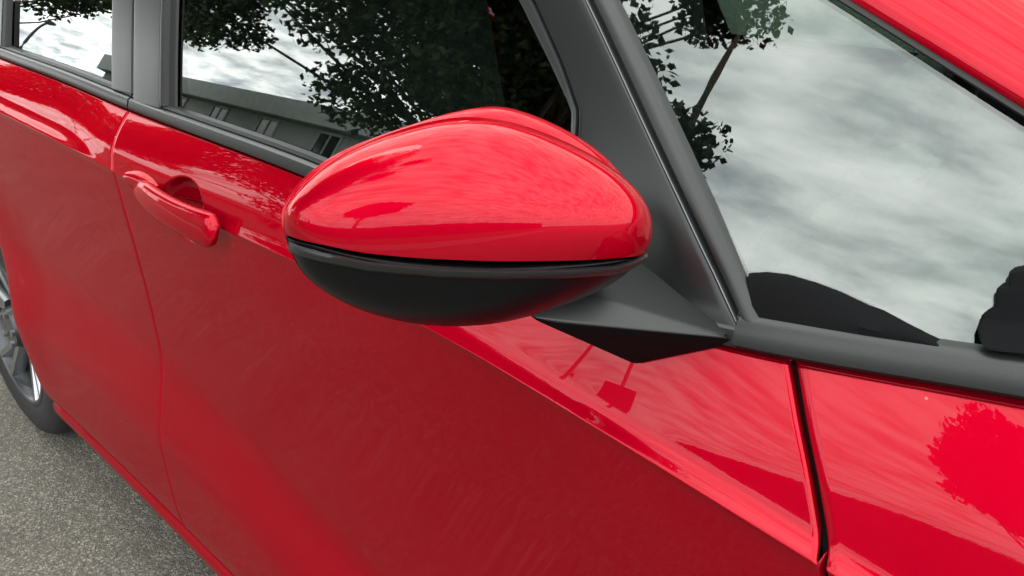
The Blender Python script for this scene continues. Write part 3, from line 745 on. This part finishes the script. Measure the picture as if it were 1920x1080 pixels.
for i in range(40):
    for j in range(10): bm.faces.new((vv[i][j], vv[(i+1) % 40][j], vv[(i+1) % 40][(j+1) % 10], vv[i][(j+1) % 10]))
bm_obj('wheel_grip', bm, CABIN, sw)
bm = bmesh.new(); box_bm(bm, (0, 0, -.02), (.13, .13, .05), .02); box_bm(bm, (0, .1, -.015), (.05, .16, .02), .006); box_bm(bm, (0, -.1, -.015), (.05, .16, .02), .006); box_bm(bm, (-.1, 0, -.015), (.16, .05, .02), .006)
bm_obj('wheel_boss', bm, CABIN, sw, True, .6)
def liner_pt(u, v):
    p = roof_pt(.03 + .94*u, .01 + .96*v); return (p[0], p[1], p[2] - .045)
patch('headlining', liner_pt, 24, 24, LINER, CAR, 0, (0, 0, -1))
# inner trim of the front post, seen through the quarter glass
secs = []
for x in np.linspace(-1.16, -.14, 30):
    zl = AL(x); y0 = float(W(x, zl))
    secs.append([(x, -(y0 - .012), zl - .002), (x + .01, -(y0 - .05), zl + .045), (x, -(y0 - .11), zl + .04), (x, -(y0 - .085), zl - .012)])
loft('pillar_trim', secs, CABIN, CAR, True, math.radians(40))

# ---- door handle (front and rear door) ----
def handle(parent, x0, dz):
    """fixed cap at the rear end, then a pull bar that bows out over the recess"""
    secs = []
    for t in np.linspace(0, 1, 40):
        x = x0 + .008 + .236*t
        zc = float(ZC(x)) + .003 + dz - .002*t
        o = .019*math.sin(math.pi*(.06 + t*.74))**.7
        hh = .0165 + .0048*t - .005*max(0, .15 - t)/.15; th = .0085
        if t > .93:
            q = math.sqrt(max(0.02, 1 - ((t - .93)/.075)**2)); hh *= q; th *= q
        if t < .05:
            q = math.sqrt(max(.05, 1 - ((.05 - t)/.055)**2)); hh *= q
        y = -(float(W(x, zc)) + o)
        sec = []
        for a in np.linspace(0, 2*math.pi, 25)[:-1]:
            ca, sa = math.cos(a), math.sin(a)
            px_ = math.copysign(abs(ca)**.65, ca); pz_ = math.copysign(abs(sa)**.75, sa)
            sec.append((x, y - th*px_ - .004*pz_*(-1), zc + hh*pz_))
        secs.append(sec)
    h = loft('door_handle', secs, PAINT, parent, True, math.radians(70))
    # fixed cap behind the bar
    secs = []
    for t in np.linspace(0, 1, 14):
        x = x0 - .040 + .088*t; zc = float(ZC(x)) + .008 + dz
        w_ = .0135*math.sin(math.pi*(.12 + .80*t))**.6
        y0 = float(W(x, zc))
        secs.append([(x, -(float(W(x, zc + w_*s)) + o), zc + w_*s) for s, o in ((-1, -.004), (-1, .003), (-.7, .008), (0, .011), (.7, .008), (1, .002), (1, -.004))])
    loft('handle_cap', secs, PAINT, parent, True, math.radians(60))
    return h
handle(front_door, -1.475, .0)
handle(rear_door, -1.475 - .90, .004)

# ---- door mirror ----
side_mirror = empty('side_mirror', (0, 0, 0)); side_mirror.parent = CAR
MO = np.array([-.7077, -.9400, 1.0435]); M1 = np.array([.5197, .8479, -.1045]); M2 = np.array([-.2609, .2740, .9257]); M3 = np.array([.8135, -.4538, .3636])
def mp(a, b, d): return MO + M1*a + M2*b + M3*d
FACE = [(.1257, -.0416), (.1277, -.0269), (.1197, -.0068), (.0962, .0124), (.0656, .0273), (.0322, .038), (.0035, .0413), (-.0244, .0363), (-.0548, .0246), (-.0804, .0098), (-.0993, -.01), (-.1065, -.0233), (-.1034, -.0379), (-.0964, -.0559), (-.0842, -.0674), (-.068, -.0774), (-.0447, -.086), (-.0175, -.0914), (.0106, -.0921), (.0396, -.0893), (.0731, -.0799), (.1001, -.0692), (.1178, -.0564)]
OUTER = [(.1317, -.0452), (.1362, -.0285), (.1337, -.012), (.1178, .0125), (.0962, .0298), (.0694, .0429), (.0414, .0516), (.0214, .0518), (-.0035, .0458), (-.0244, .038), (-.0548, .026), (-.0826, .012), (-.1024, -.0091), (-.1081, -.0233), (-.105, -.038), (-.097, -.0566), (-.0842, -.068), (-.068, -.0781), (-.0447, -.0866), (-.0175, -.092), (.0106, -.0928), (.0396, -.09), (.0731, -.081), (.1001, -.0707), (.1217, -.0575)]
SPLIT = curve([(-.1097, -.0322), (-.097, -.0385), (-.0842, -.0419), (-.0581, -.0473), (-.0175, -.0509), (.0178, -.052), (.0543, -.0514), (.0923, -.0489), (.1378, -.0437)])
MC = np.array([.006, -.012])
def smooth_loop(loop, n=160):
    """closed smooth curve through the points (periodic Catmull-Rom)"""
    L = np.array(loop); k = len(L); outp = []
    for i in range(k):
        p0, p1, p2, p3 = L[i-1], L[i], L[(i+1) % k], L[(i+2) % k]
        for t in np.linspace(0, 1, max(2, n//k) + 1)[:-1]:
            outp.append(.5*(2*p1 + (p2 - p0)*t + (2*p0 - 5*p1 + 4*p2 - p3)*t*t + (3*p1 - p0 - 3*p2 + p3)*t**3))
    P_ = np.array(outp)
    for _ in range(14):
        P_ = .5*P_ + .25*(np.roll(P_, 1, 0) + np.roll(P_, -1, 0))
    return P_
FACE_P, OUTER_P = smooth_loop(FACE), smooth_loop(OUTER)
def polar(P_):
    L = P_ - MC; th = np.arctan2(L[:, 1], L[:, 0]) % (2*np.pi); o = np.argsort(th); t = th[o]; r = np.hypot(L[:, 0], L[:, 1])[o]
    tt = np.concatenate([t - 2*np.pi, t, t + 2*np.pi]); rr = np.concatenate([r, r, r])
    return lambda a: np.interp(np.asarray(a) % (2*np.pi), tt, rr)
RF, RO = polar(FACE_P), polar(OUTER_P)
def inside_depth(p, P_):
    """smooth height that is 0 on the outline and rises inward (mean-value distance)"""
    d = P_ - p; r = np.hypot(d[:, 0], d[:, 1])
    if r.min() < 1e-7: return 0.0
    e_ = np.roll(d, -1, 0); r2 = np.roll(r, -1)
    cr = d[:, 0]*e_[:, 1] - d[:, 1]*e_[:, 0]; dt = (d*e_).sum(1)
    tn = cr/(r*r2 + dt)
    s = ((1/r + 1/r2)*tn).sum()
    return max(0.0, 1/s) if s > 0 else 0.0
C0 = inside_depth(np.array([.01, -.02]), FACE_P)
DOME, STEP = .058, .016
def dome_xy(p, r, rf, ro):
    k = STEP*(.35 + .65*float(sstep(-.08, .04, p[0])))
    w_ = 0.0
    if r < rf:
        w_ = (inside_depth(p, FACE_P)/C0)
        w_ = w_**.56
    t = min(1, r/ro)
    return DOME*w_*(1 + 2.6*(p[1] + .012) + 3.3*p[0]) + k*(1 - t**9)**.8
def dome(a, r):
    p = MC + np.array([math.cos(a), math.sin(a)])*r
    return dome_xy(p, r, float(RF(a)), float(RO(a)))
def split_r(a):
    """radius at which a ray from the centre meets the split between cap and lower cover"""
    d = np.array([math.cos(a), math.sin(a)])
    lo, hi = 0.0, .3
    if d[1] > -.02: return 9.0
    for _ in range(40):
        m_ = (lo + hi)/2; p = MC + d*m_
        if p[1] > float(SPLIT(p[0])): lo = m_
        else: hi = m_
    return lo
ANG = np.linspace(0, 2*np.pi, 241)[:-1]
NR = 46
cap_v = []
for a in ANG:
    ro = float(RO(a)); rf = float(RF(a)); rs = split_r(a)
    rl = min(ro, rs)
    q = np.linspace(0, 1, NR); q = 1 - (1 - q)**1.9
    for t in q:
        r = rl*t; p = MC + np.array([math.cos(a), math.sin(a)])*r
        cap_v.append(mp(p[0], p[1], dome(a, r)))
    # folded-in edge of the cap
    p = MC + np.array([math.cos(a), math.sin(a)])*(rl*.985); cap_v.append(mp(p[0], p[1], (dome(a, rl) - .010) if rs < ro else -.012))
cf = grid_faces(len(ANG), NR + 1, 0, True)
mirror_cap = mesh_obj('mirror_cap', cap_v, cf, PAINT, side_mirror)
bm = bmesh.new(); bm.from_mesh(mirror_cap.data); bmesh.ops.remove_doubles(bm, verts=bm.verts, dist=1e-6); bmesh.ops.recalc_face_normals(bm, faces=bm.faces); bm.to_mesh(mirror_cap.data); bm.free(); mirror_cap.data.shade_smooth()
# black lower cover
low = [a for a in np.linspace(math.pi*.98, 2*math.pi*1.0, 200) if split_r(a) < float(RO(a))*.999]
lv = []; nl = 26
for a in low:
    ro = float(RO(a)); rs = split_r(a)
    for t in np.linspace(0, 1, nl):
        t2 = 1 - (1 - t)**1.8
        r = rs + .0015 + (ro*.996 - rs - .0015)*t2 if t > 0 else rs + .0008
        p = MC + np.array([math.cos(a), math.sin(a)])*r
        d = dome(a, min(r, ro*.998)) - (.0035 if t > 0 else .014)
        lv.append(mp(p[0], p[1], d))
    p = MC + np.array([math.cos(a), math.sin(a)])*(ro*.97); lv.append(mp(p[0], p[1], -.02))
lower_cover = mesh_obj('lower_cover', lv, grid_faces(len(low), nl + 1), DARK, side_mirror)
# raised lip that runs along the top of the lower cover and kicks up at its inner end
secs = []
path = [(-.1030, -.0400), (-.097, -.0432), (-.0842, -.0473), (-.0581, -.0530), (-.0175, -.0568), (.0178, -.0578), (.0543, -.0571), (.0860, -.0550), (.1020, -.0510), (.1120, -.0470), (.1230, -.0448)]
pl = resample(path, 70)
for (a_, b_) in pl:
    an = math.atan2(b_ - MC[1], a_ - MC[0]); r = math.hypot(a_ - MC[0], b_ - MC[1]); ro = float(RO(an))
    d = dome(an, min(r, ro*.99))
    fo = .0058*min(1, (a_ + .104)/.03)
    secs.append([mp(a_, b_ + .0010, d - .010), mp(a_, b_ + .0012, d - .002), mp(a_, b_ + .0010, d + fo*.6), mp(a_, b_ - .0006, d + fo), mp(a_, b_ - .0028, d + fo*.8), mp(a_, b_ - .0046, d - .001), mp(a_, b_ - .0046, d - .010)])
loft('trim_lip', secs, TRIM, side_mirror, True, math.radians(60))
# the back of the housing and the glass
bv = []
for a in ANG:
    ro = float(RO(a))
    for s, d in ((.985, -.002), (.99, -.016), (.96, -.026), (.90, -.028), (.88, -.022), (.0, -.020)):
        p = MC + np.array([math.cos(a), math.sin(a)])*ro*s; bv.append(mp(p[0], p[1], d))
mesh_obj('housing', bv, grid_faces(len(ANG), 6, 0, True), DARK, side_mirror)
gvv = []
for a in ANG:
    ro = float(RO(a))
    for s, d in ((.0, -.0265), (.84, -.0265), (.86, -.024)):
        p = MC + np.array([math.cos(a), math.sin(a)])*ro*s; gvv.append(mp(p[0], p[1], d))
mesh_obj('mirror_glass', gvv, grid_faces(len(ANG), 3, 0, True), MIRROR, side_mirror)
# arm between housing and sail panel
hull = [(-.660, -.790, .962), (-.571, -.790, .925), (-.588, -.797, .914), (-.647, -.833, .956), (-.655, -.920, .957), (-.643, -.815, .888),
        (-.70, -.92, .985), (-.72, -.785, .955), (-.72, -.79, .925), (-.70, -.835, .913), (-.655, -.805, .893)]
bm = bmesh.new()
for p in hull: bm.verts.new(p)
r = bmesh.ops.convex_hull(bm, input=bm.verts)
bmesh.ops.delete(bm, geom=[g for g in r['geom_interior'] if isinstance(g, bmesh.types.BMVert)], context='VERTS')
bmesh.ops.bevel(bm, geom=list(bm.edges), offset=.0035, segments=3, affect='EDGES', profile=.55, clamp_overlap=True)
arm = bm_obj('mirror_arm', bm, TRIM, side_mirror, True, math.radians(35))
arm.data.materials.append(CORNER)                 # shade under the arm, put in as a blacker material
for p_ in arm.data.polygons:
    if p_.normal.z < -.25: p_.material_index = 1

# ---- the left side repeats the right ----
for o in (front_door, rear_door, fender, quarter, sill, quarter_window, a_pillar, c_post, side_mirror):
    mirror_to_left(o, CAR)
for o in list(bpy.data.objects):
    if o.name.startswith('pillar_trim') and o.parent is CAR: mirror_to_left(o, CAR)

# ---------------------------------------------------------------- across the road (what the paint and the glass mirror)
LEAF = None
def leaf_mat():
    m, t, p = new_mat('leaves')
    c = t.nodes.new('ShaderNodeTexCoord'); n = t.nodes.new('ShaderNodeTexNoise'); n.inputs['Scale'].default_value = .9; n.inputs['Detail'].default_value = 5
    t.links.new(c.outputs['Object'], n.inputs['Vector'])
    r = t.nodes.new('ShaderNodeValToRGB'); t.links.new(n.outputs['Fac'], r.inputs[0])
    r.color_ramp.elements[0].position = .3; r.color_ramp.elements[0].color = (0.012, 0.023, 0.007, 1)
    r.color_ramp.elements[1].position = .7; r.color_ramp.elements[1].color = (0.028, 0.043, 0.012, 1)
    t.links.new(r.outputs[0], p.inputs['Base Color']); p.inputs['Roughness'].default_value = .6; p.inputs['Specular IOR Level'].default_value = .2
    return m
LEAF = leaf_mat()
BARK = simple('bark', (.075, .06, .045), .95, spec=.1, bump=.9, bscale=14, var=.4)
GRASS = simple('grass', (.05, .085, .025), .95, spec=.1, bump=.8, bscale=40, var=.5)
PAVE = simple('pavement slabs', (.22, .21, .20), .9, spec=.2, bump=.4, bscale=60, var=.2)
RENDER = simple('grey rendered wall', (.25, .26, .25), .9, spec=.1, bump=.3, bscale=40, var=.12)
FASCIA = simple('pale roof fascia', (.28, .30, .29), .7, spec=.3, var=.1, bscale=3)
PANE = simple('dark window pane', (.012, .014, .016), .08, spec=.5)
GALV = simple('galvanised steel', (.20, .205, .21), .45, metal=.7)
SIGNP = simple('grey sign back', (.09, .09, .095), .5, metal=.3)

def tree(name, base, clumps, leaf=.10, per=330, trunk_r=.22, seed=1, label='', group=None, stubs=()):
    """clumps: list of (x, y, z, radius) of leaf masses, in world space"""
    rng = np.random.default_rng(seed); bx, by = base
    root = empty(name, (bx, by, 0)); tag(root, label, 'tree', group)
    top = np.mean([c[2] for c in clumps])
    bm = bmesh.new(); verts, faces = [], []
    def add(path, rad):
        k = len(verts); secs = tube_pts([Vector(q) - Vector((bx, by, 0)) for q in path], rad, 8)
        for s in secs: verts.extend(s)
        faces.extend([(k + i*8 + j, k + i*8 + (j+1) % 8, k + (i+1)*8 + (j+1) % 8, k + (i+1)*8 + j) for i in range(len(secs) - 1) for j in range(8)])
    bm.free()
    add([(bx, by, -.1), (bx + .02, by, .3), (bx + .05, by + .04, 1.4), (bx - .03, by + .1, top*.55), (bx, by + .1, top)], [trunk_r*1.5, trunk_r*1.1, trunk_r, trunk_r*.75, trunk_r*.3])
    for (cx, cy, cz, cr) in clumps[::2]:
        z0 = min(cz*.75, top*.8)*rng.uniform(.7, 1.0); z0 = max(z0, 1.8)
        m_ = np.array([(bx + cx)/2, (by + cy)/2, (z0 + cz)/2 + .25]) + rng.normal(0, .2, 3)
        add([(bx, by + .08, z0), tuple(m_), (cx, cy, cz)], [trunk_r*.25, trunk_r*.13, .012])
    for path, rad in stubs: add(path, rad)
    mesh_obj('trunk', verts, faces, BARK, root)
    allv = []
    for (cx, cy, cz, cr) in clumps:
        n = int(per*cr*cr*2.2)
        d = rng.normal(0, 1, (n, 3)); d /= np.linalg.norm(d, axis=1, keepdims=True)
        r = cr*rng.uniform(.25, 1.0, (n, 1))**.6
        P = np.array([cx - bx, cy - by, cz]) + d*r*np.array([1.15, 1.15, .75])
        a = rng.normal(0, 1, (n, 3)); a /= np.linalg.norm(a, axis=1, keepdims=True)
        b = np.cross(a, rng.normal(0, 1, (n, 3))); b /= np.linalg.norm(b, axis=1, keepdims=True)
        s = leaf*rng.uniform(.6, 1.25, (n, 1)); nn_ = np.cross(a, b)
        q = np.stack([P - a*s, P + b*s*.62 + nn_*s*.12, P + a*s, P - b*s*.62 + nn_*s*.12], 1)
        allv.append(q)
    V = np.concatenate(allv).reshape(-1, 3); nq = len(V)//4
    me = bpy.data.meshes.new('crown'); me.vertices.add(len(V)); me.vertices.foreach_set('co', V.astype(np.float32).ravel())
    me.loops.add(nq*4); me.loops.foreach_set('vertex_index', np.arange(nq*4, dtype=np.int32))
    me.polygons.add(nq); me.polygons.foreach_set('loop_start', np.arange(0, nq*4, 4, dtype=np.int32)); me.polygons.foreach_set('loop_total', np.full(nq, 4, np.int32))
    me.update(calc_edges=True); me.materials.append(LEAF)
    o = bpy.data.objects.new('crown', me); COL.objects.link(o); o.parent = root
    return root
def crown_clumps(c, rad, n, seed, rmin=.5, rmax=.95):
    rng = np.random.default_rng(seed); o = []
    while len(o) < n:
        d = rng.normal(0, 1, 3); d /= np.linalg.norm(d)
        r = rng.uniform(.15, 1)**.45
        p = np.array(c) + d*r*np.array(rad)
        o.append((p[0], p[1], p[2], rng.uniform(rmin, rmax)))
    return o
# pavement with a kerb, then a grass verge
def slab(name, x0, x1, y0, y1, z0, z1, mat, bev=.01):
    bm = bmesh.new(); box_bm(bm, ((x0 + x1)/2, (y0 + y1)/2, (z0 + z1)/2), (x1 - x0, y1 - y0, z1 - z0), bev)
    o = bm_obj(name, bm, mat, None, True, .6); o['kind'] = 'structure'; return o
slab('kerb', -90, 60, -5.53, -5.4, -.1, .12, PAVE, .02)
slab('pavement', -90, 60, -8.3, -5.535, -.1, .115, PAVE)
slab('grass_verge', -90, 60, -60, -8.31, -.1, .10, GRASS)

# the tree that hangs over the road opposite the doors, and two neighbours
tree('broadleaf_tree', (-6.9, -7.0), crown_clumps((-6.1, -4.6, 6.0), (2.3, 2.6, 3.0), 110, 3, .45, .8) + crown_clumps((-6.3, -4.6, 4.0), (1.7, 1.7, 1.5), 40, 4, .35, .6)
     + crown_clumps((-4.5, -2.8, 6.7), (1.6, 1.2, 1.6), 34, 7, .35, .6) + crown_clumps((-2.95, -3.9, 5.3), (.85, .85, 1.9), 56, 17, .3, .45) + crown_clumps((-9.0, -4.0, 5.1), (2.2, 1.1, 1.9), 46, 37, .35, .6) + crown_clumps((-1.5, -4.1, 5.15), (.16, .16, .12), 5, 23, .2, .3)
     + crown_clumps((-1.75, -4.0, 7.2), (.55, .3, .2), 8, 29, .2, .32),
     stubs=((((-3.2, -3.9, 5.4), (-2.2, -4.0, 5.1), (-1.48, -4.02, 5.25), (-1.52, -4.0, 6.0), (-1.56, -4.0, 7.0)), (.06, .055, .05, .032, .014)),),
     seed=5, leaf=.045, per=1150, label='large dark broadleaf tree with low boughs hanging over the road opposite the car doors')
tree('broadleaf_tree', (-31.0, -6.3), crown_clumps((-25.0, -6.8, 7.8), (4.6, 3.0, 3.2), 120, 8, .6, 1.0), leaf=.10, per=200, seed=6, trunk_r=.2, label='tall broadleaf tree standing on the pavement beyond the big tree, farther back along the road')
tree('broadleaf_tree', (1.5, -11.7), crown_clumps((1.5, -11.6, 5.25), (.95, .85, .85), 40, 12, .35, .55), leaf=.085, per=850, seed=9, trunk_r=.11, label='small round-headed tree standing alone on the grass verge')
# far tree belt
rngt = random.Random(4)
for k in range(16):
    x = -48 + 7.2*k + rngt.uniform(-1.5, 1.5); y = -46 + rngt.uniform(-5, 5)
    h = rngt.uniform(4.2, 6.0)
    tree('field_tree', (x, y), crown_clumps((x, y, h*.55), (3.6, 3.0, h*.30), 26, 40 + k, .8, 1.2), leaf=.34, per=45, trunk_r=.2, seed=60 + k,
         label='distant tree in the dark belt beyond the grass verge', group='trees in the far belt')
# low grey building with a pale fascia and a row of windows
b = tag(empty('grey_building', (-24.0, -15.5, 0)), 'low grey rendered building with a flat pale fascia and a row of dark windows', 'building')
bm = bmesh.new(); box_bm(bm, (0, 0, 2.5), (20, 5.2, 5.2)); bm_obj('wall', bm, RENDER, b, False)
bm = bmesh.new(); box_bm(bm, (0, .05, 5.52), (20.5, 5.8, .80), .03); bm_obj('fascia', bm, FASCIA, b, True, .6)
for k in range(5):
    x = -7.4 + 3.7*k
    for z, h in ((4.35, 1.3), (1.5, 1.4)):
        fr = bmesh.new()
        for (c, s) in (((x, 2.62, z + h/2), (1.25, .10, .09)), ((x, 2.62, z - h/2), (1.25, .14, .09)), ((x - .6, 2.62, z), (.08, .10, h)), ((x + .6, 2.62, z), (.08, .10, h)), ((x, 2.62, z), (.06, .09, h))):
            box_bm(fr, c, s)
        f_ = bm_obj('window', fr, FASCIA, b, False)
        pb = bmesh.new(); box_bm(pb, (x, 2.612, z), (1.14, .04, h - .04)); bm_obj('pane', pb, PANE, f_, False)
# street lamps and signs
def lamp(x, y, h, label, curved=False):
    r = tag(empty('street_lamp', (x, y, 0)), label, 'street lamp')
    if curved:
        path = [(0, 0, 0), (0, 0, h*.6)] + [(1.3*(1 - math.cos(a)), .0, h*.6 + h*.4*math.sin(a)) for a in np.linspace(.1, 1.5, 10)]
    else:
        path = [(0, 0, 0), (0, 0, h*.5), (0, 0, h)]
    loft('pole', tube_pts(path, [.075 - .035*i/(len(path)-1) for i in range(len(path))], 12), GALV, r)
    e_ = path[-1]
    bm = bmesh.new(); box_bm(bm, (e_[0] + .28, e_[1], e_[2] + .03), (.62, .20, .09), .03); bm_obj('lamp_head', bm, SIGNP, r, True, .6)
    bm = bmesh.new(); bmesh.ops.create_cone(bm, cap_ends=True, segments=16, radius1=.11, radius2=.10, depth=1.1, matrix=Matrix.Translation((0, 0, .55))); bm_obj('pole_base', bm, GALV, r, True, .6)
    return r
lamp(-27.5, -7.6, 4.6, 'small street lamp with a curved neck far back along the pavement', True)
def road_sign(x, y, h, w_, sh, label):
    r = tag(empty('road_sign', (x, y, 0)), label, 'road sign')
    loft('post', tube_pts([(0, 0, 0), (0, 0, h)], .030, 12), GALV, r)
    bm = bmesh.new(); box_bm(bm, (0, .05, h - .52 - sh/2), (w_, .02, sh), .006); bm_obj('sign_plate', bm, SIGNP, r, True, .6)
    for dz in (sh*.2, sh*.8):
        bm = bmesh.new(); box_bm(bm, (0, .02, h - .52 - dz), (.14, .07, .04), .004); bm_obj('clamp', bm, GALV, r, True, .6)
    return r
road_sign(-3.42, -8.2, 2.85, .50, .62, 'grey backed rectangular road sign on a single post by the pavement')
road_sign(-4.08, -7.9, 2.8, .20, .42, 'slim signpost with a small plate standing just to the left of the rectangular sign')

# long clipped hedge closing the view across the verge
rng = np.random.default_rng(77)
hv = []
n = 26000
P = np.stack([rng.uniform(-70, 60, n), -30 + rng.normal(0, .55, n), rng.uniform(.05, 1, n)**.45*(4.75 + .12*np.sin(rng.uniform(0, 6, n)))], 1)
P[:, 2] += .10*np.sin(P[:, 0]*.9) + .08*np.sin(P[:, 0]*2.3)
a = rng.normal(0, 1, (n, 3)); a /= np.linalg.norm(a, axis=1, keepdims=True)
c2 = np.cross(a, rng.normal(0, 1, (n, 3))); c2 /= np.linalg.norm(c2, axis=1, keepdims=True)
q = np.stack([P - a*.17, P + c2*.12, P + a*.17, P - c2*.12], 1).reshape(-1, 3)
hedge = tag(empty('hedge', (0, -30, 0)), 'long dark clipped hedge running across the far side of the grass verge', 'hedge')
q[:, 1] += 30
mesh_obj('foliage', q, np.arange(n*4).reshape(-1, 4), LEAF, hedge, False)
bm = bmesh.new(); box_bm(bm, (-5, -.1, 2.3), (130, .9, 4.6), .2); bm_obj('inner_growth', bm, LEAF, hedge, True, .8)
